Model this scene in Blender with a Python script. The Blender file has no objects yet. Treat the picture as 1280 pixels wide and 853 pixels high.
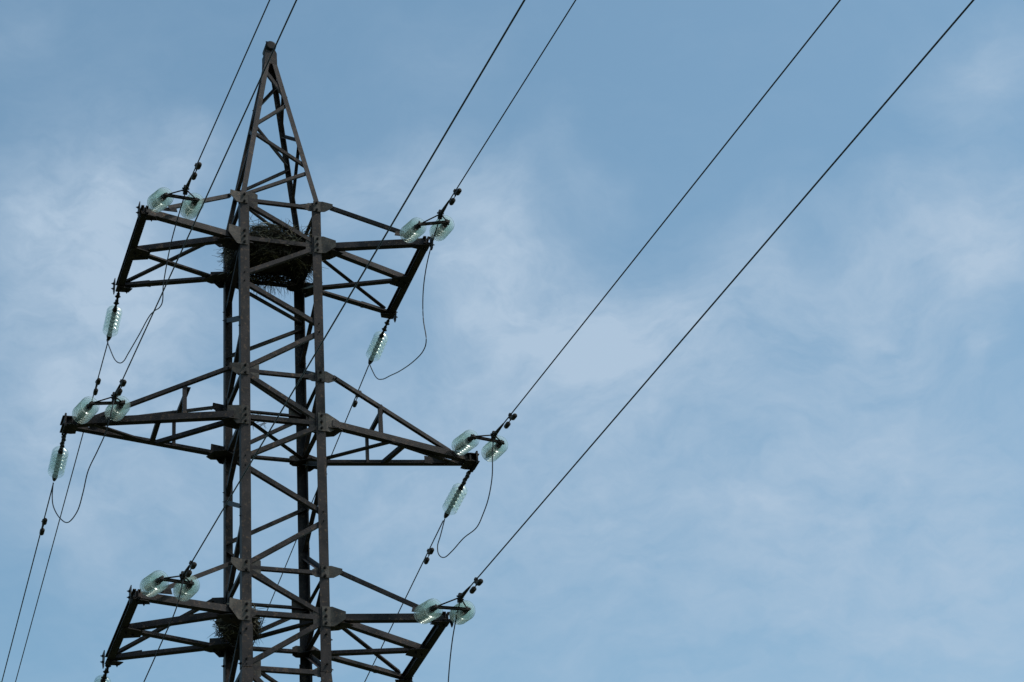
import bpy, bmesh, math, random
from mathutils import Vector, Matrix, Quaternion
R = math.radians
scene = bpy.context.scene
COL = scene.collection
random.seed(7)

# ------------------------------------------------------------------ camera
Z0 = 22.18                       # height of the upper crossarms above the ground
cam_d = bpy.data.cameras.new('camera')
cam = bpy.data.objects.new('camera', cam_d); COL.objects.link(cam)
cam_d.sensor_fit = 'HORIZONTAL'; cam_d.sensor_width = 36.0
cam_d.lens = 3188.97/1280*36.0
cam_d.clip_start = 0.1; cam_d.clip_end = 6000
rr = Vector((0.953601, -0.295459, -0.057869)); uu = Vector((-0.103035, -0.500866, 0.85937)); dd = Vector((0.282893, 0.813534, 0.508068))
m = Matrix((rr, uu, -dd)).transposed().to_4x4()
m.translation = Vector((-7.2425, -31.487, -20.5816+Z0))
cam.matrix_world = m
scene.camera = cam
scene.render.resolution_x = 1024; scene.render.resolution_y = 682
scene.view_settings.view_transform = 'Standard'
scene.view_settings.look = 'None'
scene.view_settings.exposure = 0.0
scene.view_settings.gamma = 1.0

# ------------------------------------------------------------------ sun and sky
SUN_EL, SUN_AZ = R(55), R(122)    # azimuth from +Y towards +X: high, to the right and a little behind the camera
sd = Vector((math.sin(SUN_AZ)*math.cos(SUN_EL), math.cos(SUN_AZ)*math.cos(SUN_EL), math.sin(SUN_EL)))
sl = bpy.data.lights.new('sun', 'SUN'); sl.energy = 2.0; sl.angle = R(3.0); sl.color = (1.0, 0.95, 0.88)
so = bpy.data.objects.new('sun', sl); COL.objects.link(so)
so.rotation_euler = sd.to_track_quat('Z', 'Y').to_euler()
so.location = (0, 0, 60)

world = bpy.data.worlds.new('World'); scene.world = world
world.use_nodes = True
nt = world.node_tree; nt.nodes.clear()
def N(t, **kw):
    n = nt.nodes.new(t)
    for k, v in kw.items():
        setattr(n, k, v)
    return n
def L(a, b): nt.links.new(a, b)
def MATH(op, a, b=None, c=None, clamp=False):
    n = N('ShaderNodeMath', operation=op); n.use_clamp = clamp
    for i, x in enumerate((a, b, c)):
        if x is None: continue
        if isinstance(x, (int, float)): n.inputs[i].default_value = x
        else: L(x, n.inputs[i])
    return n.outputs[0]
def VM(op, a, b=None):
    n = N('ShaderNodeVectorMath', operation=op)
    for i, x in enumerate((a, b)):
        if x is None: continue
        if isinstance(x, (tuple, list)): n.inputs[i].default_value = x
        else: L(x, n.inputs[i])
    return n
sky = N('ShaderNodeTexSky', sky_type='NISHITA')
sky.sun_disc = False; sky.sun_elevation = SUN_EL; sky.sun_rotation = SUN_AZ
sky.air_density = 1.0; sky.dust_density = 1.5; sky.ozone_density = 1.0
tc = N('ShaderNodeTexCoord')
D = tc.outputs['Generated']
# warp the direction so that the cloud banks fray into wisps
n1 = N('ShaderNodeTexNoise'); n1.inputs['Scale'].default_value = 14.0; n1.inputs['Detail'].default_value = 5.0
L(D, n1.inputs['Vector'])
off = VM('MULTIPLY', VM('SUBTRACT', n1.outputs['Color'], (.5, .5, .5)).outputs[0], (.07, .07, .07))
Dw = VM('NORMALIZE', VM('ADD', D, off.outputs[0]).outputs[0]).outputs[0]
BANKS = [(0.0973,0.8323,0.5457,0.0291,0.95),(0.1290,0.8203,0.5571,0.0245,0.85),(0.1195,0.8042,0.5823,0.0245,0.22),(0.1544,0.8067,0.5705,0.0138,0.55),
(0.1159,0.8478,0.5175,0.0459,0.75),(0.1618,0.8430,0.5131,0.0398,0.50),(0.2136,0.8023,0.5574,0.0168,0.70),(0.2402,0.7926,0.5604,0.0183,0.75),
(0.2677,0.8017,0.5345,0.0214,0.85),(0.2933,0.8024,0.5198,0.0275,0.80),(0.2768,0.7846,0.5548,0.0183,0.40),(0.3103,0.7709,0.5562,0.0122,0.55),
(0.2916,0.7651,0.5741,0.0122,0.25),(0.3278,0.8009,0.5011,0.0306,0.85),(0.3531,0.7865,0.5067,0.0245,0.50),(0.3551,0.7664,0.5352,0.0153,0.60),
(0.3837,0.7691,0.5111,0.0275,0.70),(0.4181,0.7576,0.5012,0.0275,0.70),(0.4006,0.7477,0.5296,0.0153,0.35),(0.4279,0.7336,0.5280,0.0214,0.65),
(0.4511,0.7169,0.5315,0.0214,0.75),(0.4514,0.7313,0.5113,0.0183,0.70),(0.4571,0.7441,0.4872,0.0107,0.70),(0.3628,0.8393,0.4048,0.0703,0.42),
(0.3059,0.8338,0.4595,0.0581,0.60),(0.2443,0.8430,0.4793,0.0459,0.60),(0.4337,0.6949,0.5737,0.0214,0.50),(0.4385,0.6786,0.5892,0.0122,0.40),
(0.0825,0.7880,0.6101,0.0122,0.30),(0.1503,0.8786,0.4532,0.0581,0.62),(0.2467,0.7636,0.5967,0.0153,0.22),(0.4464,0.8002,0.4005,0.0581,0.62),
(0.3931,0.8012,0.4513,0.0459,0.55),(0.4286,0.7807,0.4547,0.0275,0.35),(0.2437,0.8723,0.4239,0.0398,0.35),(0.4635,0.7621,0.4520,0.0306,0.45),
(0.4641,0.7830,0.4143,0.0245,0.30),(0.1118,0.8732,0.4744,0.0367,0.35)]
acc = None
for (bx_, by_, bz_, br_, bw_) in BANKS:
    dt = VM('DOT_PRODUCT', Dw, (bx_, by_, bz_)).outputs['Value']
    e = MATH('EXPONENT', MATH('MULTIPLY', MATH('SUBTRACT', 1.0, dt), -2.0/(br_*br_)))
    e = MATH('MULTIPLY', e, bw_)
    acc = e if acc is None else MATH('ADD', acc, e)
# broad cloud cover for the rest of the sky
n2 = N('ShaderNodeTexNoise'); n2.inputs['Scale'].default_value = 3.0; n2.inputs['Detail'].default_value = 6.0; n2.inputs['Roughness'].default_value = .55
L(D, n2.inputs['Vector'])
wide = MATH('MULTIPLY', MATH('SUBTRACT', n2.outputs['Fac'], .42, clamp=True), 2.0)
# fibrous wisps: noise stretched along the drift of the cloud, warped, two sizes
def fibre(scale, stretch, rot, detail, rough, warp):
    w = VM('ADD', D, VM('MULTIPLY', VM('SUBTRACT', n1.outputs['Color'], (.5, .5, .5)).outputs[0], (warp, warp, warp)).outputs[0]).outputs[0]
    mp = N('ShaderNodeMapping'); mp.inputs['Rotation'].default_value = (R(rot[0]), R(rot[1]), R(rot[2])); mp.inputs['Scale'].default_value = stretch
    L(w, mp.inputs['Vector'])
    n = N('ShaderNodeTexNoise'); n.inputs['Scale'].default_value = scale; n.inputs['Detail'].default_value = detail; n.inputs['Roughness'].default_value = rough
    L(mp.outputs[0], n.inputs['Vector'])
    return n.outputs['Fac']
fa = fibre(16, (1, 1, 2.4), (0, -28, 0), 9, .58, .10)
fb = fibre(38, (1, 1, 2.2), (0, 24, 0), 9, .62, .05)
f_ = MATH('ADD', MATH('MULTIPLY', fa, .55), MATH('MULTIPLY', fb, .52))
f_ = MATH('MULTIPLY', MATH('SUBTRACT', f_, .535), 3.6)                      # about -0.6 .. 0.6
soft = MATH('MULTIPLY', acc, .62)
cover = MATH('ADD', MATH('ADD', soft, MATH('MULTIPLY', wide, .05)), MATH('MULTIPLY', f_, MATH('MULTIPLY_ADD', soft, .80, .07)))
cover = MATH('MINIMUM', MATH('MAXIMUM', cover, 0.0), 0.95)
SKYGAIN = (1.04, 1.24, 1.11)
CLOUD = (2.90, 3.76, 4.74)
blue = VM('MULTIPLY', sky.outputs[0], SKYGAIN).outputs[0]
mx = N('ShaderNodeMix', data_type='RGBA')
L(cover, mx.inputs[0]); L(blue, mx.inputs[6]); mx.inputs[7].default_value = (*CLOUD, 1)
bg = N('ShaderNodeBackground'); bg.inputs['Strength'].default_value = 0.15
L(mx.outputs[2], bg.inputs['Color'])
wo = N('ShaderNodeOutputWorld'); L(bg.outputs[0], wo.inputs['Surface'])

# ------------------------------------------------------------------ materials
def mat(name, base, rough=.6, metal=0.0, vary=.3, scale=6.0, second=None, spots=0.0, bump=0.0, spec=.18, member=0.0):
    M = bpy.data.materials.new(name); M.use_nodes = True
    t = M.node_tree; b = t.nodes['Principled BSDF']
    b.inputs['Roughness'].default_value = rough; b.inputs['Metallic'].default_value = metal
    b.inputs['Specular IOR Level'].default_value = spec
    g = t.nodes.new('ShaderNodeNewGeometry')
    n = t.nodes.new('ShaderNodeTexNoise'); n.inputs['Scale'].default_value = scale; n.inputs['Detail'].default_value = 6; n.inputs['Roughness'].default_value = .62
    t.links.new(g.outputs['Position'], n.inputs['Vector'])
    r = t.nodes.new('ShaderNodeValToRGB'); s = second or tuple(c*(1+vary) for c in base)
    r.color_ramp.elements[0].position = .36; r.color_ramp.elements[0].color = (*[c*(1-vary) for c in base], 1)
    r.color_ramp.elements[1].position = .66; r.color_ramp.elements[1].color = (*s, 1)
    t.links.new(n.outputs['Fac'], r.inputs['Fac'])
    out = r.outputs['Color']
    if spots:
        n4 = t.nodes.new('ShaderNodeTexNoise'); n4.inputs['Scale'].default_value = scale*6; n4.inputs['Detail'].default_value = 4
        t.links.new(g.outputs['Position'], n4.inputs['Vector'])
        r2 = t.nodes.new('ShaderNodeValToRGB'); r2.color_ramp.elements[0].position = .56; r2.color_ramp.elements[1].position = .72
        t.links.new(n4.outputs['Fac'], r2.inputs['Fac'])
        ml = t.nodes.new('ShaderNodeMath'); ml.operation = 'MULTIPLY'; ml.inputs[1].default_value = spots
        t.links.new(r2.outputs['Color'], ml.inputs[0])
        mm = t.nodes.new('ShaderNodeMix'); mm.data_type = 'RGBA'
        t.links.new(ml.outputs[0], mm.inputs[0]); t.links.new(out, mm.inputs[6]); mm.inputs[7].default_value = (.20, .12, .075, 1)
        out = mm.outputs[2]
    if member:
        oi = t.nodes.new('ShaderNodeObjectInfo'); ma = t.nodes.new('ShaderNodeMath'); ma.operation = 'MULTIPLY_ADD'; ma.inputs[1].default_value = member; ma.inputs[2].default_value = 1-member*.55
        t.links.new(oi.outputs['Random'], ma.inputs[0])
        vm = t.nodes.new('ShaderNodeVectorMath'); vm.operation = 'SCALE'; t.links.new(out, vm.inputs[0]); t.links.new(ma.outputs[0], vm.inputs['Scale']); out = vm.outputs[0]
    t.links.new(out, b.inputs['Base Color'])
    if bump:
        bp = t.nodes.new('ShaderNodeBump'); bp.inputs['Strength'].default_value = bump; bp.inputs['Distance'].default_value = .01
        n5 = t.nodes.new('ShaderNodeTexNoise'); n5.inputs['Scale'].default_value = 60
        t.links.new(g.outputs['Position'], n5.inputs['Vector'])
        t.links.new(n5.outputs['Fac'], bp.inputs['Height']); t.links.new(bp.outputs[0], b.inputs['Normal'])
    return M
STEEL = mat('weathered_steel', (.022, .018, .020), .60, 0, .38, 3.2, (.042, .032, .032), .42, .35, member=.5)
PLATE = mat('gusset_steel', (.044, .037, .035), .6, 0, .32, 7.0, (.085, .072, .063), .5, .35, member=.4)
BOLT = mat('bolt_steel', (.012, .010, .010), .55, 0, .3, 30)
IRON = mat('cast_fitting', (.022, .019, .018), .55, .2, .3, 25, (.045, .035, .03))
WIRE = mat('aluminium_wire', (.050, .050, .056), .5, .3, .2, 20)
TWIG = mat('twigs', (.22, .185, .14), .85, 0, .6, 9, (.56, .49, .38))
TWIGD = mat('dark_twigs', (.042, .036, .028), .9, 0, .4, 14)  # darker copy of the twigs; shade low in the nest put into the colour
CONC = mat('concrete', (.30, .29, .27), .9, 0, .2, 3)
GRASS = mat('grass', (.035, .050, .018), .9, 0, .4, .3, (.07, .075, .035))
# toughened glass: clear green body that tints more where the sight line runs along the shell, glossy skin, a little milky dust
GLASS = bpy.data.materials.new('green_glass'); GLASS.use_nodes = True
gt = GLASS.node_tree; gt.nodes.clear()
def G(t, **kw):
    n = gt.nodes.new(t)
    for k, v in kw.items(): n.inputs[k].default_value = v
    return n
lw = G('ShaderNodeLayerWeight', Blend=.35)
pw = gt.nodes.new('ShaderNodeMath'); pw.operation = 'POWER'; pw.inputs[1].default_value = 3.0; gt.links.new(lw.outputs['Facing'], pw.inputs[0])
tint = gt.nodes.new('ShaderNodeMix'); tint.data_type = 'RGBA'; tint.inputs[6].default_value = (.965, .990, .980, 1); tint.inputs[7].default_value = (.72, .88, .82, 1)
gt.links.new(pw.outputs[0], tint.inputs[0])
tr = G('ShaderNodeBsdfTransparent'); gt.links.new(tint.outputs[2], tr.inputs['Color'])
tl = G('ShaderNodeBsdfTranslucent', Color=(.84, .96, .90, 1)); df = G('ShaderNodeBsdfDiffuse', Color=(.76, .88, .82, 1))
m0 = G('ShaderNodeMixShader', Fac=.4); gt.links.new(tl.outputs[0], m0.inputs[1]); gt.links.new(df.outputs[0], m0.inputs[2])
m1 = G('ShaderNodeMixShader', Fac=.17); gt.links.new(tr.outputs[0], m1.inputs[1]); gt.links.new(m0.outputs[0], m1.inputs[2])
gl = G('ShaderNodeBsdfGlossy', Roughness=.22, Color=(.8, .8, .8, 1))
fr = G('ShaderNodeFresnel', IOR=1.36)
m2 = gt.nodes.new('ShaderNodeMixShader'); fm = gt.nodes.new('ShaderNodeMath'); fm.operation = 'MULTIPLY'; fm.inputs[1].default_value = .5; gt.links.new(fr.outputs[0], fm.inputs[0]); gt.links.new(fm.outputs[0], m2.inputs[0]); gt.links.new(m1.outputs[0], m2.inputs[1]); gt.links.new(gl.outputs[0], m2.inputs[2])
go = gt.nodes.new('ShaderNodeOutputMaterial'); gt.links.new(m2.outputs[0], go.inputs['Surface'])
scene.cycles.transparent_max_bounces = 48

# ------------------------------------------------------------------ helpers
def V(*a): return Vector(a)
def world_loc(o):
    w = Vector((0, 0, 0))
    while o is not None:
        w += o.location; o = o.parent
    return w
def obj(name, bm, mats, parent=None, smooth=False, origin=None):
    """link a bmesh given in scene coordinates as ONE object with its origin at its own centre"""
    if not isinstance(mats, (list, tuple)): mats = [mats]
    vs = [v.co for v in bm.verts]
    if origin is None:
        lo = Vector([min(v[i] for v in vs) for i in range(3)]); hi = Vector([max(v[i] for v in vs) for i in range(3)])
        origin = (lo+hi)/2
    bmesh.ops.translate(bm, verts=bm.verts, vec=-origin)
    bmesh.ops.recalc_face_normals(bm, faces=bm.faces)
    me = bpy.data.meshes.new(name); bm.to_mesh(me); bm.free()
    for q in mats: me.materials.append(q)
    if smooth:
        for p in me.polygons: p.use_smooth = True
    o = bpy.data.objects.new(name, me); COL.objects.link(o)
    o.parent = parent
    o.location = origin - (world_loc(parent) if parent is not None else Vector((0, 0, 0)))
    return o
def tag(o, label, cat, group=None, kind=None):
    if label: o['label'] = label
    if cat: o['category'] = cat
    if group: o['group'] = group
    if kind: o['kind'] = kind
    return o
def empty(name, loc=(0, 0, 0)):
    o = bpy.data.objects.new(name, None); COL.objects.link(o); o.location = loc; o.empty_display_size = .1
    return o
def prism(bm, pts, vec, mi=0):
    """extrude a closed polygon of points along vec"""
    a = [bm.verts.new(p) for p in pts]; b = [bm.verts.new(p+vec) for p in pts]
    f = [bm.faces.new(a), bm.faces.new(list(reversed(b)))]
    n = len(pts)
    for i in range(n): f.append(bm.faces.new((a[i], b[i], b[(i+1) % n], a[(i+1) % n])))
    for q in f: q.material_index = mi
def angle(bm, p, q, a, b, wa, wb=None, t=None, mi=0):
    """rolled L angle whose heel runs p -> q; flanges point along a and b"""
    wb = wb or wa; t = t or max(.006, wa*.10)
    ax = (q-p).normalized()
    a = (a - ax*a.dot(ax)).normalized(); b = b - ax*b.dot(ax); b = (b - a*b.dot(a)).normalized()
    pr = [(0, 0), (wa, 0), (wa, t), (t, t), (t, wb), (0, wb)]
    prism(bm, [p+a*x+b*y for x, y in pr], q-p, mi)
def tube(bm, pts, r, n=8, cap=True, mi=0):
    rings = []
    pts = [Vector(p) for p in pts]
    up = V(0, 0, 1)
    for i, p in enumerate(pts):
        d = (pts[min(i+1, len(pts)-1)] - pts[max(i-1, 0)]).normalized()
        s = d.cross(up)
        if s.length < .05: s = d.cross(V(1, 0, 0))
        s.normalize(); u = s.cross(d)
        rad = r[i] if isinstance(r, (list, tuple)) else r
        rings.append([bm.verts.new(p+(s*math.cos(2*math.pi*k/n)+u*math.sin(2*math.pi*k/n))*rad) for k in range(n)])
    for i in range(len(rings)-1):
        for k in range(n):
            f = bm.faces.new((rings[i][k], rings[i][(k+1) % n], rings[i+1][(k+1) % n], rings[i+1][k])); f.material_index = mi; f.smooth = True
    if cap:
        for rg in (rings[0], rings[-1]):
            f = bm.faces.new(rg); f.material_index = mi
def spline(P, n=8):
    P = [Vector(p) for p in P]; out = []
    for i in range(len(P)-1):
        a = P[max(i-1, 0)]; b = P[i]; c = P[i+1]; d = P[min(i+2, len(P)-1)]
        for k in range(n):
            t = k/n
            out.append(.5*((2*b)+(c-a)*t+(2*a-5*b+4*c-d)*t*t+(3*b-a-3*c+d)*t**3))
    out.append(P[-1]); return out
def box(bm, c, x, y, z, hx, hy, hz, mi=0):
    """box with centre c, unit axes x y z, half sizes"""
    vs = [bm.verts.new(c+x*hx*i+y*hy*j+z*hz*k) for i in (-1, 1) for j in (-1, 1) for k in (-1, 1)]
    for f in ((0, 1, 3, 2), (4, 6, 7, 5), (0, 4, 5, 1), (2, 3, 7, 6), (0, 2, 6, 4), (1, 5, 7, 3)):
        q = bm.faces.new([vs[i] for i in f]); q.material_index = mi
X, Y, Z = V(1, 0, 0), V(0, 1, 0), V(0, 0, 1)
def bolt(bm, c, nrm, r=.017, h=.020, mi=1):
    nrm = nrm.normalized(); s = nrm.cross(Z if abs(nrm.z) < .9 else X).normalized(); u = s.cross(nrm)
    prism(bm, [c+(s*math.cos(math.pi/3*k)+u*math.sin(math.pi/3*k))*r for k in range(6)], nrm*h, mi)
    prism(bm, [c+(s*math.cos(math.pi/4*k)+u*math.sin(math.pi/4*k))*r*.45 for k in range(8)], nrm*h*1.9, mi)
def plate(bm, poly, nrm, t, mi=0):
    prism(bm, poly, nrm*t, mi)

# ------------------------------------------------------------------ ground (outside the frame, bounces light)
bm = bmesh.new()
bmesh.ops.create_grid(bm, x_segments=60, y_segments=60, size=2500)
for v in bm.verts:
    d = math.hypot(v.co.x, v.co.y); v.co.z = -0.012*max(0, d-120)*(.5+.5*math.sin(v.co.x*.004+1)*math.cos(v.co.y*.005))
tag(obj('ground', bm, GRASS, origin=V(0, 0, 0)), None, None, kind='structure')

# ------------------------------------------------------------------ the tower
tower = empty('lattice_tower')
tag(tower, 'dark rusty steel lattice power pylon with six crossarms and a pointed top', 'pylon')
wx, wy = .5523+.058, .582+.035          # heel lines of the leg angles
def P(x, y, z): return V(x, y, z+Z0)
SX = {'A': -1, 'B': 1, 'C': -1, 'D': 1}; SY = {'A': -1, 'B': -1, 'C': 1, 'D': 1}
LO = [0.0, -3.0, -6.0225]; HI = [.6776, -2.2509, -5.3496]; RING = -6.833
GZ = -Z0; BW = 1.75
def leg_pt(k, z):
    if z >= RING: return P(SX[k]*wx, SY[k]*wy, z)
    f = (RING-z)/(RING-GZ); return P(SX[k]*(wx+(BW-wx)*f), SY[k]*(wy+(BW-wy)*f), z)
for k in 'ABCD':
    bm = bmesh.new(); a, b = X*-SX[k], Y*-SY[k]
    angle(bm, leg_pt(k, -6.34), leg_pt(k, .74), a, b, .135, .135, .013)
    # heavier lower length with a bolted splice
    o_ = V(SX[k]*.004, SY[k]*.004, 0)
    angle(bm, leg_pt(k, RING)+o_, leg_pt(k, -6.20)+o_, a, b, .150, .150, .004)
    angle(bm, leg_pt(k, RING), leg_pt(k, -6.34), a, b, .135, .135, .016)
    angle(bm, leg_pt(k, GZ+.3), leg_pt(k, RING), a, b, .155, .155, .017)
    for zz in (-6.28, -6.72):
        bolt(bm, leg_pt(k, zz)+a*.06+Y*SY[k]*.004, Y*SY[k]); bolt(bm, leg_pt(k, zz-.05)+b*.06+X*SX[k]*.004, X*SX[k])
    obj('leg', bm, [STEEL, BOLT], tower)

def face_frame(f):
    """leg pair, outward normal of a body face"""
    return {'front': ('A', 'B', -Y), 'back': ('C', 'D', Y), 'left': ('A', 'C', -X), 'right': ('B', 'D', X)}[f]
def body_brace(k0, z0, k1, z1, nrm, w=.066, inset=.016, ext=-.02, par=None, up=True):
    p = leg_pt(k0, z0); q = leg_pt(k1, z1); d = (q-p).normalized()
    p = p + d*(.05+ext) - nrm*inset; q = q - d*(.05+ext) - nrm*inset
    side = nrm.cross(d)
    if (side.z < 0) == up: side = -side
    bm = bmesh.new(); h = side*(-w*.5)
    angle(bm, p+h, q+h, side, -nrm, w, w, .007)
    bolt(bm, p+d*.04+nrm*.001, nrm, .014, .02); bolt(bm, q-d*.04+nrm*.001, nrm, .014, .02)
    return obj('brace', bm, [STEEL, BOLT], par or tower)
STARTS = {'front': 'BA', 'back': 'CD', 'left': 'AC', 'right': 'DB'}
for f, (s, o) in STARTS.items():
    nrm = face_frame(f)[2]
    for i in range(3):
        lo, hi = LO[i], HI[i]
        body_brace(o, hi, s, lo, nrm)                           # tie zone diagonal
        body_brace('A' if s in 'A' or o == 'A' else face_frame(f)[0], hi, face_frame(f)[1], hi, nrm, .055, .024)
        body_brace(face_frame(f)[0], lo, face_frame(f)[1], lo, nrm, .070, .024)
        if i < 2:
            nh = HI[i+1]
            z1 = lo+(nh-lo)*.30; z2 = lo+(nh-lo)*.64
            body_brace(s, lo, o, z1+.03, nrm)
            body_brace(o, z1-.05, s, z2+.05, nrm)
            body_brace(s, z2-.02, o, nh, nrm)
    body_brace(s, LO[2], o, RING, nrm)
    body_brace(face_frame(f)[0], RING, face_frame(f)[1], RING, nrm, .065, .024)
# plan bracing
for z in LO:
    bm = bmesh.new(); p = P(-wx+.06, -wy+.08, z-.03); q = P(wx-.06, wy-.08, z-.03)
    if z == LO[2]: p = P(-wx+.06, wy-.08, z-.03); q = P(wx-.06, -wy+.08, z-.03)
    angle(bm, p, q, (q-p).cross(Z).normalized(), Z, .07, .07, .007); obj('brace', bm, STEEL, tower)
# lower body below the frame, widening to the ground
bm = bmesh.new()
zs = [RING, -8.2, -9.8, -11.7, -13.9, -16.5, -19.3, GZ+.6]
for i in range(len(zs)-1):
    for f in STARTS:
        a, b, nrm = face_frame(f)
        if i % 2: a, b = b, a
        p, q = leg_pt(a, zs[i]), leg_pt(b, zs[i+1]); d = (q-p).normalized(); sdv = nrm.cross(d)
        w = .07+.004*i
        angle(bm, p+d*.06-nrm*.02, q-d*.06-nrm*.02, sdv, -nrm, w, w, .008)
        p, q = leg_pt(a, zs[i+1]), leg_pt(b, zs[i+1])
        d = (q-p).normalized()
        angle(bm, p+d*.03-nrm*.03, q-d*.03-nrm*.03, Z, -nrm, w, w, .008)
tag(obj('lower_bracing', bm, STEEL, tower), None, None)
for k in 'ABCD':
    bm = bmesh.new(); c = leg_pt(k, GZ); 
    for hw, z0, z1 in ((.45, -.3, .12), (.28, .12, .34)):
        prism(bm, [V(c.x+i*hw, c.y+j*hw, z0) for i, j in ((-1, -1), (1, -1), (1, 1), (-1, 1))], Z*(z1-z0))
    obj('footing', bm, CONC, tower)

# gusset plates on the body faces (inside the leg line) and towards the arms
def gusset_face(k, z, f, h=.28, w=.15, dz=.0, chamf=.05, mat_=PLATE):
    nrm = face_frame(f)[2]
    a = X*-SX[k] if f in ('front', 'back') else Y*-SY[k]
    c = leg_pt(k, z)+nrm*(-.013-.012)+Z*dz
    bm = bmesh.new()
    poly = [c+a*.10+Z*h*.5, c+a*(.13+w-chamf)+Z*h*.5, c+a*(.13+w)+Z*(h*.5-chamf*.6), c+a*(.13+w)-Z*(h*.5-chamf*.6), c+a*(.13+w-chamf)-Z*h*.5, c+a*.10-Z*h*.5]
    plate(bm, poly, nrm*-1, .009)
    return obj('gusset_plate', bm, [mat_, BOLT], tower)
for i in range(3):
    gusset_face('A', HI[i], 'front', .27, .14); gusset_face('B', LO[i], 'front', .30, .10)
    gusset_face('B', HI[i], 'front', .14, .10); gusset_face('A', LO[i], 'front', .12, .08) if i == 2 else None
    gusset_face('C', LO[i], 'back', .3, .10); gusset_face('D', HI[i], 'back', .28, .12)
    gusset_face('D', LO[i], 'back', .18, .12); gusset_face('A', LO[i], 'left', .24, .08)
    gusset_face('D', LO[i], 'right', .30, .08); gusset_face('C', HI[i], 'left', .24, .08)
gusset_face('A', RING, 'front', .30, .13); gusset_face('B', RING, 'front', .14, .10)

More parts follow.
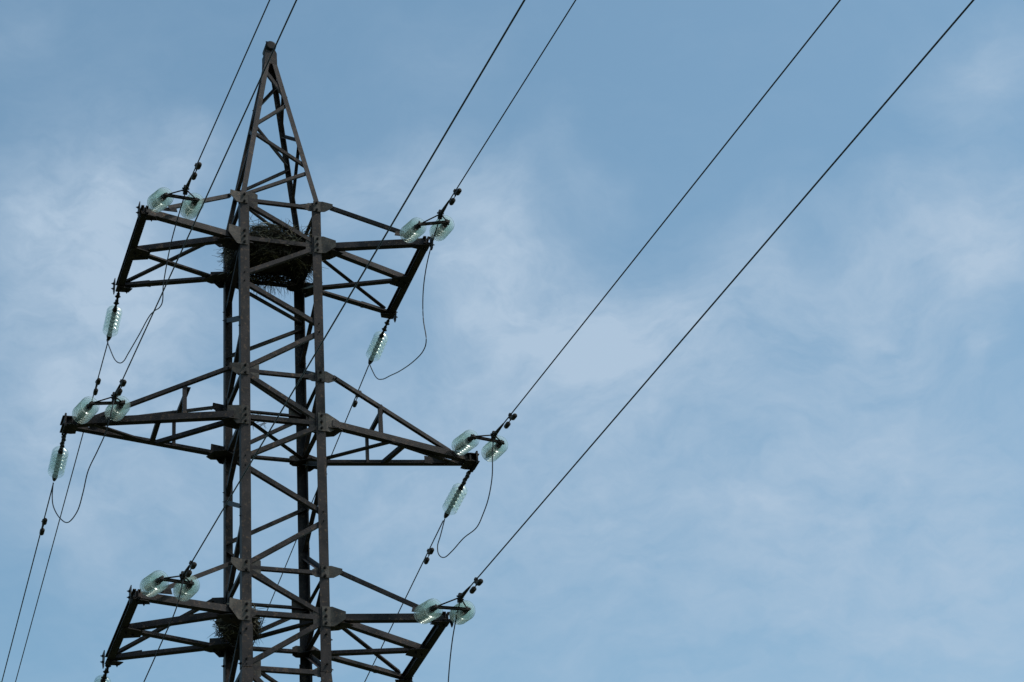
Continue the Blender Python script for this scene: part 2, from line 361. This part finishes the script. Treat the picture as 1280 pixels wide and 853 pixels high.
def arm(side, i, LX, E, dz, mid):
    """one crossarm: side -1 left / +1 right; LX tip distance, E half depth at the tip"""
    z = LO[i]; zt = z+dz; zh = HI[i]; s = side
    kn = 'A' if s < 0 else 'B'; kf = 'C' if s < 0 else 'D'
    nn = P(s*wx, -wy, z); nf = P(s*wx, wy, z); un = P(s*wx, -wy, zh); uf = P(s*wx, wy, zh)
    ox = X*s
    E_ = E if E > .2 else .07
    tn = P(s*LX, -E_, zt); tf = P(s*LX, E_, zt)
    bm = bmesh.new(); w = .098
    g = .10
    # main chords: near and far, flange up on the outer side, flange flat underneath
    for p, q, n in ((nn+ox*g, tn, -Y), (nf+ox*g, tf, Y)):
        angle(bm, p-Z*.04, q-Z*.04, Z, -n, w, w, .009)
    root = None
    if E > .2:
        mn = P(s*(LX-.02), -.0, zt)
        for p, q, n in ((nn+ox*.12+Y*.02, mn-Y*.03, Y), (nf+ox*.12-Y*.02, mn+Y*.03, -Y)):
            angle(bm, p-Z*.052, q-Z*.052, n, Z, .088, .088, .009)
    root = obj('crossarm', bm, STEEL, tower)
    # ties from the upper nodes
    for p, q, n in ((un+ox*.13, tn-ox*.36+Z*.08, -Y), (uf+ox*.13, tf-ox*(.10 if E > .2 else .3)+Z*.06, Y)):
        wt = .056 if n.y < 0 or E < .2 else .072
        b2 = bmesh.new(); angle(b2, p, q, Z, -n, wt, wt, .006)
        bolt(b2, p+(q-p).normalized()*.05+Z*.02+n*.001, n, .014); obj('tie', b2, [STEEL, BOLT], root)
    if E > .2:
        # end beam: two channels back to back
        b2 = bmesh.new(); ob = X*s*.0
        for q in (-1, 1):
            c = (tn+tf)/2+X*q*.016-Z*.0
            hl = E_+.05
            box(b2, c, X, Y, Z, .005, hl, .058)
            for sz in (-1, 1): box(b2, c+X*q*.0215+Z*sz*.0525, X, Y, Z, .0165, hl, .0055)
        box(b2, V(tn.x, 0, tn.z-.061), X, Y, Z, .036, hl-.01, .004)
        for yy in (-E*.9, -E*.45, E*.45, E*.9): box(b2, V(tn.x, yy, tn.z+.061), X, Y, Z, .034, .06, .004)
        obj('end_beam', b2, STEEL, root)
        # thin upright end plates, tapered to a beak
        for c, dy in ((tn, -1), (tf, 1)):
            b2 = bmesh.new(); x0 = c.x+s*.075
            pol = [V(x0, c.y-.07, c.z+.10), V(x0, c.y+.07, c.z+.10), V(x0, c.y+.08, c.z-.04), V(x0, c.y+.02, c.z-.14), V(x0, c.y-.04, c.z-.13), V(x0, c.y-.08, c.z-.02)]
            plate(b2, pol, ox, .012); bolt(b2, V(x0+s*.012, c.y, c.z+.04), ox); bolt(b2, V(x0+s*.012, c.y, c.z-.05), ox)
            obj('end_plate', b2, [STEEL, BOLT], root)
        # horizontal gussets: middle of the beam, tips
        def hg(pol, zz): 
            b3 = bmesh.new(); plate(b3, [V(x, y, zz) for x, y in pol], Z*-1, .011)
            cx = sum(x for x, y in pol)/len(pol); cy = sum(y for x, y in pol)/len(pol)
            for e in (-1, 1): bolt(b3, V(cx+.05*e, cy+.03*e, zz-.011), -Z)
            obj('gusset_plate', b3, [STEEL, BOLT], root)
        xt = s*LX; i_ = -s
        hg([(xt+s*.03, -.15), (xt+i_*.05, -.17), (xt+i_*.26, -.10), (xt+i_*.26, .10), (xt+i_*.05, .17), (xt+s*.03, .15)], zt+Z0-.068)
        hg([(xt+s*.05, -E-.05), (xt+i_*.16, -E-.0), (xt+i_*.20, -E+.10), (xt+s*.05, -E+.14)], zt+Z0-.07)
        hg([(xt+s*.05, E+.03), (xt+i_*.14, E+.01), (xt+i_*.18, E-.10), (xt+s*.05, E-.14)], zt+Z0-.07)
        # diagonal from the middle gusset area, back to the far upper node (the low far tie)
        # upright gusset where the far tie meets the chord, and at the near tie
        b3 = bmesh.new(); c = tf-ox*.05
        plate(b3, [c+Z*.05, c-ox*.42+Z*.05, c-ox*.40+Z*.17, c-ox*.12+Z*.10], -Y, .010); obj('gusset_plate', b3, STEEL, root)
        b3 = bmesh.new(); c = tn-ox*.22+Y*.012
        plate(b3, [c+Z*.05, c-ox*.26+Z*.05, c-ox*.24+Z*.13, c-ox*.06+Z*.10], Y, .010); obj('gusset_plate', b3, STEEL, root)
    else:
        b2 = bmesh.new(); c = P(s*(LX+.0), 0, zt)
        # chunky nose: two horizontal plates, cheeks
        for zz in (-.065, .055): 
            plate(b2, [c+V(s*.07, -.13, zz), c+V(s*.07, .14, zz), c+V(s*-.08, .15, zz), c+V(s*-.15, .13, zz), c+V(s*-.15, -.12, zz), c+V(s*-.06, -.14, zz)], Z, .012)
        box(b2, c+V(s*.03, .0, 0), X, Y, Z, .012, .15, .10); box(b2, c+V(-s*.07, .0, 0), X, Y, Z, .012, .13, .053)
        box(b2, c+V(s*-.02, .12, -.0), X, Y, Z, .05, .02, .052)
        obj('end_plate', b2, STEEL, root)
        # king posts and cross strut
        def at(p, q, x): f = (x-p.x)/(q.x-p.x); return p+(q-p)*f
        kx = -1.40 if s < 0 else 1.46
        tie_n = (un+ox*.13, tn-ox*.36+Z*.08); tie_f = (uf+ox*.13, tf-ox*.3+Z*.06)
        a1 = at(*tie_n, kx); a2 = at(*tie_f, kx); c1 = at(nn, tn, kx); c2 = at(nf, tf, kx)
        for p, q, n in ((a1+Z*.05+Y*.012, c1+Z*.04+Y*.012, Y), (a2+Z*.04-Y*.012, c2-Z*.03-Y*.012, -Y)):
            b3 = bmesh.new(); angle(b3, p, q, X, n, .055, .055, .006); obj('brace', b3, STEEL, root)
        b3 = bmesh.new(); angle(b3, a1+Y*.03+X*.06, a2-Y*.03+X*.06, X, Z, .055, .055, .006); obj('brace', b3, STEEL, root)
        def nc(x): return at(nn, tn, x)+Y*.05-Z*.052
        def fc(x): return at(nf, tf, x)-Y*.05-Z*.052
        if s < 0: br = [(nc(-1.76), fc(-1.74)), (nc(-.66), fc(-1.68)), (nc(-2.62), fc(-1.86))]
        else: br = [(fc(.66), nc(1.64)), (nc(1.82), fc(1.66)), (nc(1.62), fc(2.72))]
        for p, q in br:
            b3 = bmesh.new(); angle(b3, p, q, (q-p).cross(Z).normalized(), Z, .066, .06, .006); obj('brace', b3, STEEL, root)
        b3 = bmesh.new(); q = fc(s*2.45)
        plate(b3, [q+V(-.18, -.02, .0), q+V(.16, -.02, 0), q+V(.16, -.02, .10), q+V(-.18, -.02, .12)], -Y, .01); obj('gusset_plate', b3, STEEL, root)
    # trapezoid gussets clamped to the legs, with bolts on the leg flange
    for kk, nrm, mt in ((kn, -Y, PLATE), (kf, Y, STEEL)):
        for zz, big in ((z, 1), (zh, .62)):
            b3 = bmesh.new(); c = leg_pt(kk, zz)+nrm*.003
            hh = .15*big; tip = tn if nrm.y < 0 else tf
            cd = V(tip.x-c.x, (tip.y-c.y)*(1 if big == 1 else .9), 0).normalized()
            plate(b3, [c-ox*.112+Z*hh, c+Z*hh, c-Z*hh*.95, c-ox*.112-Z*hh*.95], nrm, .010)
            wn = cd.cross(Z)
            if wn.dot(nrm) < 0: wn = -wn
            if s < 0: pol = [c+ox*.001+Z*hh, c+cd*.19*(.6+.4*big)+Z*hh, c+cd*.20*(.6+.4*big)+Z*hh*.1, c+cd*.06-Z*hh*.95, c+ox*.001-Z*hh*.95]
            else: pol = [c+ox*.001+Z*hh, c+cd*.03+Z*hh, c+cd*.215*(.6+.4*big)+Z*hh*.45, c+cd*.215*(.6+.4*big)-Z*hh*.25, c+cd*.06-Z*hh*.95, c+ox*.001-Z*hh*.95]
            plate(b3, pol, wn, .010)
            nb = 3 if big == 1 else 2
            for j in range(nb):
                bolt(b3, c-ox*.062+Z*(hh*.66*(1-2*j/(nb-1)))+nrm*.010, nrm, .021, .022)
            o3 = obj('gusset_plate', b3, [mt, BOLT], root)
    # horizontal gusset at the far leg where two chords leave
    for kk, sy in ((kf, 1), (kn, -1)):
        b3 = bmesh.new(); c = leg_pt(kk, z); zz = c.z-.066
        e = .34 if E > .2 else .26
        pol = [(c.x-s*.20, c.y-sy*.03), (c.x-s*.20, c.y-sy*.14), (c.x+s*.02, c.y-sy*.30), (c.x+s*.18, c.y-sy*.24), (c.x+s*e, c.y-sy*.04), (c.x+s*.18, c.y+sy*.03)]
        plate(b3, [V(x, y, zz) for x, y in pol], -Z, .011)
        for e in (.05, .14): bolt(b3, V(c.x+s*e, c.y-sy*.06, zz-.011), -Z)
        obj('gusset_plate', b3, [STEEL, BOLT], root)
    return root
ARMS = [(-1, 0, 2.102, 1.054, -.047), (1, 0, 2.102, 1.054, -.001), (-1, 1, 2.969, .07, -.076), (1, 1, 2.969, .07, -.059),
        (-1, 2, 2.119, 1.064, -.093), (1, 2, 2.119, 1.064, -.081)]
for a in ARMS: arm(*a, None)

# peak
bm = bmesh.new(); pk = {}
PKZ = 3.80; PW = .068
def pt(k, t): return P(SX[k]*wx, SY[k]*wy, HI[0]).lerp(P(SX[k]*PW, SY[k]*PW, PKZ), t)
for k in 'ABCD': angle(bm, pt(k, -.02), pt(k, 1), X*-SX[k], Y*-SY[k], .074, .074, .008)
peak = obj('peak', bm, STEEL, tower)
def pb(k0, t0, k1, t1, f, w=.05):
    n = face_frame(f)[2]; p = pt(k0, t0)-n*.012; q = pt(k1, t1)-n*.012; d = (q-p).normalized(); sdv = n.cross(d)
    if sdv.z < 0: sdv = -sdv
    bm = bmesh.new(); angle(bm, p+d*.03-sdv*w*.5, q-d*.03-sdv*w*.5, sdv, -n, w, w, .006); obj('brace', bm, STEEL, peak)
for a in (('A', .02, 'B', .23), ('B', .26, 'A', .46), ('A', .50, 'B', .68), ('B', .71, 'A', .91)): pb(*a, 'front', .048)
for a in (('D', .0, 'C', .24), ('C', .25, 'D', .42), ('D', .43, 'C', .66), ('C', .70, 'D', .86), ('D', .88, 'C', .97)): pb(*a, 'back', .058)
for a in (('B', .02, 'D', .23), ('D', .24, 'B', .41), ('B', .43, 'D', .60), ('D', .62, 'B', .76), ('B', .78, 'D', .9)): pb(*a, 'right', .052)
for a in (('A', .02, 'C', .23), ('C', .24, 'A', .41), ('A', .43, 'C', .60), ('C', .62, 'A', .76), ('A', .78, 'C', .9)): pb(*a, 'left', .052)
# cap: plates round the top of the peak and a hooded shackle
bm = bmesh.new(); c = P(0, 0, PKZ)
for sy in (-1, 1):
    plate(bm, [c+V(-.100, sy*.10, -.17), c+V(.100, sy*.10, -.17), c+V(.095, sy*.10, .04), c+V(.06, sy*.10, .12), c+V(-.06, sy*.10, .12), c+V(-.095, sy*.10, .02)], V(0, -sy, 0), .012)
for s in (-1, 1): plate(bm, [c+V(s*.090, -.086, -.15), c+V(s*.090, .086, -.15), c+V(s*.090, .086, .03), c+V(s*.090, -.086, .03)], X*s, .010)
tube(bm, [c+V(0, -.13, .17), c+V(0, -.115, .17), c+V(0, .115, .17), c+V(0, .13, .17)], [.062, .088, .088, .062], 14, mi=1)
tube(bm, [c+V(-.05, 0, .26), c+V(-.05, 0, .31), c+V(.05, 0, .31), c+V(.05, 0, .26)], .018, 8, mi=1)
obj('peak_cap', bm, [STEEL, BOLT], peak)

# ------------------------------------------------------------------ insulator strings
def lathe(bm, prof, n=28, z0=0, mi=0, smooth=True):
    rings = []
    for r, z in prof: rings.append([bm.verts.new((r*math.cos(2*math.pi*k/n), r*math.sin(2*math.pi*k/n), z+z0)) for k in range(n)])
    for i in range(len(rings)-1):
        for k in range(n):
            f = bm.faces.new((rings[i][k], rings[i][(k+1) % n], rings[i+1][(k+1) % n], rings[i+1][k])); f.smooth = smooth; f.material_index = mi
    return rings
GP = [(.030, -.010), (.060, -.006), (.095, .004), (.120, .018), (.133, .034), (.136, .044), (.131, .048), (.127, .040), (.113, .024), (.092, .012), (.060, .004), (.030, .002), (.030, -.010)]
def glass_mesh():
    bm = bmesh.new(); rg = lathe(bm, GP[:-1], 80)
    n = 80
    for k in range(n):
        f = bm.faces.new((rg[-1][k], rg[-1][(k+1) % n], rg[0][(k+1) % n], rg[0][k])); f.smooth = True
    bmesh.ops.recalc_face_normals(bm, faces=bm.faces)
    me = bpy.data.meshes.new('glass_disc'); bm.to_mesh(me); bm.free(); me.materials.append(GLASS); return me
def cap_mesh():
    bm = bmesh.new()
    rg = lathe(bm, [(.014, -.062), (.030, -.058), (.038, -.044), (.042, -.020), (.046, -.006), (.034, .0)], 16)
    bm.faces.new(rg[0]); bm.faces.new(rg[-1])
    rg = lathe(bm, [(.024, .010), (.022, .024), (.010, .030), (.010, .062), (.016, .068), (.010, .074)], 12)
    bm.faces.new(rg[0]); bm.faces.new(rg[-1])
    bmesh.ops.recalc_face_normals(bm, faces=bm.faces)
    me = bpy.data.meshes.new('iron_cap'); bm.to_mesh(me); bm.free(); me.materials.append(IRON); return me
GM, CM = glass_mesh(), cap_mesh()
def local(name, bm, mt, parent):
    bmesh.ops.recalc_face_normals(bm, faces=bm.faces)
    me = bpy.data.meshes.new(name); bm.to_mesh(me); bm.free(); me.materials.append(mt)
    o = bpy.data.objects.new(name, me); COL.objects.link(o); o.parent = parent; return o
def make_string(start, n, pitch, tail, size=1.0):
    """along local +Z: shackle links, n discs from z=start, end fitting of length tail"""
    root = empty('insulator_string')
    bm = bmesh.new()
    # chain of shackles
    zc = 0.0; flip = 0; z_end = start-.06
    nl = max(1, round(z_end/.085)); seg = z_end/nl
    for j in range(nl):
        zc = j*seg
        tube(bm, [(0, 0, zc-.01), (0, 0, zc+seg+.01)], .013, 8)
        ax = X if j % 2 else Y; ay = Y if j % 2 else X
        box(bm, V(0, 0, zc+seg*.5), ax, ay, Z, .030, .012, .020)
        tube(bm, [ax*-.042+Z*(zc+seg*.5), ax*.042+Z*(zc+seg*.5)], .011, 8)
        box(bm, V(0, 0, zc+seg*.9), ay, ax, Z, .024, .016, .022)
    local('shackle', bm, IRON, root)
    for j in range(n):
        z = start+pitch*j
        o = bpy.data.objects.new('glass_disc', GM); COL.objects.link(o); o.parent = root; o.location = (0, 0, z); o.scale = (size, size, size)
        c = bpy.data.objects.new('iron_cap', CM); COL.objects.link(c); c.parent = o
    bm = bmesh.new(); z = start+pitch*(n-1)+.05
    tube(bm, [(0, 0, z), (0, 0, z+.02), (0, 0, z+.05), (0, 0, z+.06)], [.02, .036, .036, .02], 12)
    box(bm, V(0, 0, z+.075), X, Y, Z, .030, .012, .035)
    if tail > .12: tube(bm, [(0, 0, z+.05), (0, 0, z+.10), (0, 0, z+tail*.55), (0, 0, z+tail*.85), (0, 0, z+tail)], [.022, .040, .042, .028, .014], 12)
    else: tube(bm, [V(-.05, 0, z+.09), V(.05, 0, z+.09)], .014, 8)
    local('end_fitting', bm, IRON, root)
    return root
def copy_tree(o, parent=None):
    c = o.copy(); COL.objects.link(c); c.parent = parent
    for ch in [q for q in list(COL.objects) if q.parent == o]: copy_tree(ch, c)
    return c
def place(o, p, q, spin=0):
    o.location = p; o.rotation_mode = 'QUATERNION'
    o.rotation_quaternion = (q-p).to_track_quat('Z', 'Y') @ Quaternion((0, 0, 1), spin)
NEAR = [  # tower side end, wire side end (z measured from the upper crossarms)
 ((-1.993,-1.171,-0.016), (-1.915,-1.763,-0.219), 'outer glass insulator string of the pair at the upper left crossarm tip'),
 ((-1.506,-1.159,-0.074), (-1.486,-1.766,-0.242), 'inner glass insulator string of the pair on the upper left crossarm, nearer the steel body'),
 ((-2.813,-0.102,-3.007), (-2.723,-0.717,-3.109), 'outer glass insulator string of the pair at the tip of the long middle left crossarm'),
 ((-2.347,-0.100,-2.935), (-2.301,-0.718,-3.052), 'inner glass insulator string of the pair on the long middle left crossarm'),
 ((-2.003,-1.166,-6.074), (-1.913,-1.776,-6.205), 'outer glass insulator string of the pair at the lower left crossarm tip'),
 ((-1.543,-1.163,-6.095), (-1.527,-1.777,-6.237), 'inner glass insulator string of the pair on the lower left crossarm'),
 ((1.751,-1.160,-0.036), (1.799,-1.765,-0.202), 'inner glass insulator string of the pair on the upper right crossarm'),
 ((2.223,-1.157,0.059), (2.219,-1.766,-0.100), 'outer glass insulator string of the pair at the upper right crossarm tip'),
 ((2.704,-0.102,-2.933), (2.773,-0.717,-3.053), 'inner glass insulator string of the pair on the long middle right crossarm'),
 ((3.167,-0.097,-3.001), (3.195,-0.718,-3.099), 'outer glass insulator string of the pair at the tip of the long middle right crossarm'),
 ((1.722,-1.164,-6.166), (1.769,-1.777,-6.307), 'inner glass insulator string of the pair on the lower right crossarm'),
 ((2.240,-1.170,-6.132), (2.203,-1.775,-6.303), 'outer glass insulator string of the pair at the lower right crossarm tip')]
proto = None
for i, (a, b, lab) in enumerate(NEAR):
    a, b = P(*a), P(*b)
    if proto is None: o = proto = make_string(.09, 6, .078, .10, 1.01)
    else: o = copy_tree(proto)
    place(o, a, b, .3*i); tag(o, lab, 'insulator', 'paired glass insulator strings on the camera side')
FAR = [  # tip, wire start
 ((-2.102,1.11,-.10), (-2.04,2.45,-.19), 'single glass insulator string hanging behind the upper left crossarm'),
 ((2.102,1.11,-.06), (2.12,2.45,-.13), 'single glass insulator string hanging behind the upper right crossarm'),
 ((-2.969,.12,-3.16), (-2.92,1.50,-3.23), 'single glass insulator string hanging behind the middle left crossarm tip'),
 ((2.969,.12,-3.14), (2.94,1.50,-3.29), 'single glass insulator string hanging behind the middle right crossarm tip'),
 ((-2.119,1.12,-6.17), (-2.10,2.47,-6.28), 'single glass insulator string below the lower left crossarm, mostly cut off by the bottom edge'),
 ((2.119,1.12,-6.17), (2.12,2.47,-6.28), 'single insulator string at the lower right crossarm, with only its shackles in the picture')]
proto2 = None
for i, (a, b, lab) in enumerate(FAR):
    a, b = P(*a), P(*b)
    if proto2 is None: o = proto2 = make_string(.50, 6, .100, .26, .88)
    else: o = copy_tree(proto2)
    place(o, a, b, .4*i); tag(o, lab, 'insulator', 'single glass insulator strings on the far side')

# ------------------------------------------------------------------ yokes, wires, dampers, jumpers
WR = .0091
NW = [  # yoke ends (indices in NEAR), clamp point, side drift, slope, where, damper distance
 (0, 1, (-1.66,-1.86,-.16), .0257, -.0690, 'upper left', .70), (2, 3, (-2.43,-.82,-3.03), .0258, -.0691, 'middle left', .50),
 (4, 5, (-1.65,-1.87,-6.19), .0215, -.0755, 'lower left', .48), (6, 7, (2.09,-1.86,-.05), .0272, -.0715, 'upper right', .70),
 (8, 9, (3.05,-.82,-3.06), .0296, -.0728, 'middle right', .72), (10, 11, (2.085,-1.87,-6.19), .0220, -.0715, 'lower right', .68)]
def damper_proto():
    root = empty('vibration_damper')
    bm = bmesh.new(); box(bm, V(0, 0, -.012), X, Y, Z, .022, .020, .036); box(bm, V(0, 0, -.055), X, Y, Z, .014, .008, .03)
    tube(bm, [(0, -.03, -.005), (0, .03, -.005)], .010, 6); local('clamp', bm, IRON, root)
    bm = bmesh.new(); tube(bm, [(-.12, 0, -.090), (-.05, 0, -.078), (.05, 0, -.078), (.12, 0, -.090)], .007, 6); local('messenger_cable', bm, IRON, root)
    for s in (-1, 1):
        bm = bmesh.new(); tube(bm, [(s*.080, 0, -.09), (s*.085, 0, -.09), (s*.10, 0, -.091), (s*.19, 0, -.094), (s*.210, 0, -.095), (s*.215, 0, -.095)], [.016, .030, .036, .035, .026, .012], 14)
        local('weight', bm, IRON, root)
    return root
DP = None
def put_damper(p, d, lab, grp='vibration dampers clipped to the wires'):
    global DP
    if DP is None: o = DP = damper_proto()
    else: o = copy_tree(DP)
    d = d.normalized(); s = Z.cross(d).normalized(); u = d.cross(s)
    mm = Matrix((d, s, u)).transposed().to_4x4(); mm.translation = p
    o.rotation_mode = 'QUATERNION'; o.location = p; o.rotation_quaternion = mm.to_quaternion()
    tag(o, lab, 'vibration damper', grp)
def wire_pts(p, dx, sl, sg, curv, L_):
    ts = [0, .3, 1, 2]+[4+3*i for i in range(int(L_/3))]
    return [p+V(dx*t, sg*t, sl*t+curv*t*t) for t in ts]
for (i, j, c, dx, sl_, where, dd_) in NW:
    e1, e2, c = P(*NEAR[i][1]), P(*NEAR[j][1]), P(*c)
    yo = empty('yoke_plate', (e1+e2)/2)
    ax = (e2-e1).normalized(); up = Z; fw = ax.cross(up).normalized()
    if fw.y > 0: fw = -fw
    bm = bmesh.new()
    for sz in (-1, 1): box(bm, (e1+e2)/2+Z*sz*.012, ax, fw, Z, (e2-e1).length/2+.035, .022, .004)
    for e in (e1, e2):
        tube(bm, [e-Z*.035, e+Z*.035], .014, 8); box(bm, e-fw*.01, ax, fw, Z, .022, .035, .016)
    obj('bar', bm, IRON, yo)
    for e in (e1, e2):
        bm = bmesh.new(); tube(bm, [e+Z*.005, c+Z*.01], .010, 6); obj('strut', bm, IRON, yo)
    wd = V(dx, -1, sl_).normalized(); s_ = wd.cross(Z).normalized(); uz = s_.cross(wd)
    bm = bmesh.new()
    box(bm, c, wd, s_, uz, .05, .018, .038); box(bm, c+wd*.03+uz*.03, wd, s_, uz, .025, .034, .020); box(bm, c-wd*.03-uz*.035, wd, s_, uz, .02, .030, .018)
    tube(bm, [c-s_*.05+uz*.02, c+s_*.05+uz*.02], .013, 8); tube(bm, [c-s_*.045-uz*.02, c+s_*.045-uz*.02], .012, 8)
    tube(bm, [c+wd*.03, c+wd*.10, c+wd*.26, c+wd*.42], [.030, .027, .020, .012], 10)
    obj('clamp', bm, IRON, yo)
    tag(yo, 'steel yoke joining the two insulator strings on the %s crossarm' % where, 'yoke', 'yokes between paired insulator strings')
    bm = bmesh.new(); tube(bm, wire_pts(c, dx, sl_, -1, .0001, 70), WR, 7)
    tag(obj('conductor_wire', bm, WIRE, origin=c), 'conductor wire rising to the top edge from the paired insulators of the %s crossarm' % where, 'wire', 'conductor wires on the camera side')
    put_damper(c+V(dx, -1, sl_)*dd_, V(dx, -1, sl_), 'black two-weight damper on the wire just above the paired insulators, %s crossarm' % where)
FW = [(FAR[0][1], .0118, -.0874, 'upper left', 1.10), (FAR[1][1], .0115, -.0876, 'upper right', .82), (FAR[2][1], .0132, -.0876, 'middle left', 1.05),
      (FAR[3][1], .0140, -.0904, 'middle right', .88), (FAR[4][1], .0125, -.0876, 'lower left', 1.0), (FAR[5][1], .0130, -.0876, 'lower right', .9)]
for (c, dx, sl_, where, dd_) in FW:
    c = P(*c)
    bm = bmesh.new(); tube(bm, wire_pts(c, dx, sl_, 1, .0, 130), WR, 7)
    tag(obj('conductor_wire', bm, WIRE, origin=c), 'thin conductor wire running down and away behind the %s crossarm' % where, 'wire', 'conductor wires on the far side')
    if where[:5] != 'lower': put_damper(c+V(dx, 1, sl_)*dd_, V(dx, 1, sl_), 'black two-weight damper on the wire behind and below the %s crossarm' % where)
J = {'upper left': [(-1.66,-1.85,-.19),(-1.73,-1.21,-.59),(-1.77,-.83,-1.07),(-1.77,-.76,-1.34),(-1.79,-.64,-1.39),(-1.82,-.36,-1.29),(-1.85,-.07,-1.23),(-1.90,.42,-1.24),(-1.96,1.01,-1.23),(-1.98,1.23,-1.22),(-2.01,1.45,-1.14),(-2.04,1.77,-.89),(-2.08,2.12,-.45),(-2.07,2.38,-.20)],
'upper right': [(2.10,-1.86,-.05),(2.10,-1.35,-.22),(2.10,-1.0,-.42),(2.10,-.78,-.72),(2.10,-.72,-1.14),(2.10,-.82,-1.56),(2.10,-.62,-1.65),(2.10,-.05,-1.51),(2.09,.60,-1.29),(2.09,1.13,-1.07),(2.09,1.58,-.88),(2.09,1.94,-.64),(2.11,2.38,-.14)],
'middle right': [(3.05,-.82,-3.06),(3.04,-.74,-3.28),(3.04,-.66,-3.63),(3.02,-.50,-3.90),(3.00,-.26,-4.05),(2.98,.03,-4.13),(2.93,.50,-4.07),(2.89,.95,-4.06),(2.86,1.27,-4.02),(2.84,1.48,-3.88),(2.84,1.53,-3.71),(2.88,1.48,-3.55),(2.94,1.42,-3.30)],
'middle left': [(-2.43,-.84,-3.05),(-2.48,-.84,-3.31),(-2.52,-.70,-3.53),(-2.58,-.38,-3.66),(-2.65,-.04,-3.80),(-2.68,.18,-4.03),(-2.72,.38,-4.22),(-2.79,.77,-4.21),(-2.86,1.13,-3.97),(-2.91,1.43,-3.66),(-2.93,1.50,-3.45),(-2.93,1.44,-3.25)],
'lower left': [(-1.65,-1.88,-6.22),(-1.71,-1.72,-6.58),(-1.79,-1.02,-6.81),(-1.87,-.30,-7.02),(-1.93,.25,-7.16),(-1.99,.82,-7.24),(-2.05,1.42,-7.16),(-2.12,2.05,-6.85),(-2.13,2.38,-6.54),(-2.10,2.42,-6.28)],
'lower right': [(2.09,-1.87,-6.20),(2.12,-1.50,-6.35),(2.13,-1.22,-6.60),(2.13,-1.0,-7.0),(2.13,-.89,-7.42),(2.14,-.69,-7.68),(2.14,-.04,-7.71),(2.14,.77,-7.51),(2.15,1.58,-7.07),(2.15,1.95,-6.76),(2.13,2.42,-6.30)]}
JL = {'upper left': 'kinked jumper wire looping under the upper left crossarm, tight beside another wire',
 'upper right': 'jumper wire hanging in a deep kinked loop outside the upper right crossarm',
 'middle right': 'smooth jumper wire looping far below the middle right crossarm tip',
 'middle left': 'jumper wire hanging in a narrow U below the middle left crossarm tip',
 'lower left': 'jumper wire running down across the lower left crossarm to the bottom edge',
 'lower right': 'jumper wire hanging from the lower right insulators to the bottom edge'}
for k, pts in J.items():
    bm = bmesh.new(); tube(bm, spline([P(*q) for q in pts], 8), .0085, 7)
    tag(obj('jumper_wire', bm, WIRE), JL[k], 'jumper wire', 'jumper wires under the crossarms')

# ------------------------------------------------------------------ nests
def twig(bm, p, d, ln, r, bend, mi):
    d = d.normalized(); b = V(random.uniform(-1, 1), random.uniform(-1, 1), random.uniform(-1, 1))*bend
    pts = [p-d*ln*.5+b*ln*.0, p-d*ln*.17+b*ln*.25, p+d*ln*.17+b*ln*.25, p+d*ln*.5-b*ln*.1]
    tube(bm, pts, [r*.7, r, r*.9, r*.4], 3, False, mi)
def nest(name, c, rx, ry, rz, n, hang, lab, cat='nest', core=.74):
    bm = bmesh.new()
    for i in range(n):
        th = random.uniform(0, 2*math.pi); rad = math.sqrt(random.uniform(.18, 1.0)); zz = random.uniform(-1, 1)
        k = math.sqrt(max(.0, 1-.75*zz*zz*(1 if zz > 0 else .6)))
        p = c+V(rx*rad*k*math.cos(th), ry*rad*k*math.sin(th), rz*zz)
        d = V(-math.sin(th)*random.uniform(.3, 1.3)+random.uniform(-.6, .6), math.cos(th)*random.uniform(.3, 1.3)+random.uniform(-.6, .6), random.uniform(-.45, .45))
        twig(bm, p, d, random.uniform(.12, .34)*min(1, rx*2.2), random.uniform(.002, .0065), .25, 0 if random.random() < (.62 if zz > .2 else .25) else 1)  # more pale twigs near the top: light from above painted into the colour
    for i in range(hang):
        th = random.uniform(0, 2*math.pi)
        p = c+V(rx*.85*math.cos(th), ry*.85*math.sin(th), -rz*random.uniform(.5, 1.05))
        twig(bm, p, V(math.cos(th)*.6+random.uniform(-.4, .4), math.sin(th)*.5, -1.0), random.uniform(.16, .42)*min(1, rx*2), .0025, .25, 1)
    for i in range(hang//3):                                  # long stray sticks poking out of the rim
        th = random.uniform(0, 2*math.pi)
        p = c+V(rx*.95*math.cos(th), ry*.95*math.sin(th), rz*random.uniform(-.9, .9))
        twig(bm, p, V(math.cos(th)+random.uniform(-.8, .8), math.sin(th)+random.uniform(-.8, .8), random.uniform(-.7, .5)), random.uniform(.2, .5)*min(1, rx*1.8), random.uniform(.003, .0055), .12, 0 if random.random() < .4 else 1)
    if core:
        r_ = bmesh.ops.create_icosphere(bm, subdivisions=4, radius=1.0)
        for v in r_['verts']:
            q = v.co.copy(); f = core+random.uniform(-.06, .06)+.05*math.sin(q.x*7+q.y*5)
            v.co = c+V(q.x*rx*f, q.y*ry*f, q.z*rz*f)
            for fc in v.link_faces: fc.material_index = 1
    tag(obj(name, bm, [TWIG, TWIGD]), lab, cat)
nest('stick_nest', P(.0, .05, .18), .72, .66, .27, 4200, 420, 'big shaggy stick nest wedged in the pylon body between the upper crossarms')
nest('stick_nest', P(-.54, -.02, -5.93), .33, .31, .21, 1100, 80, 'small round stick nest beside the pylon leg at the lower left crossarm', core=.86)
nest('twig_tuft', P(-.36, -.40, -2.93), .17, .12, .09, 55, 6, 'few loose twigs caught on the pylon body at the middle crossarms', 'twigs', 0)
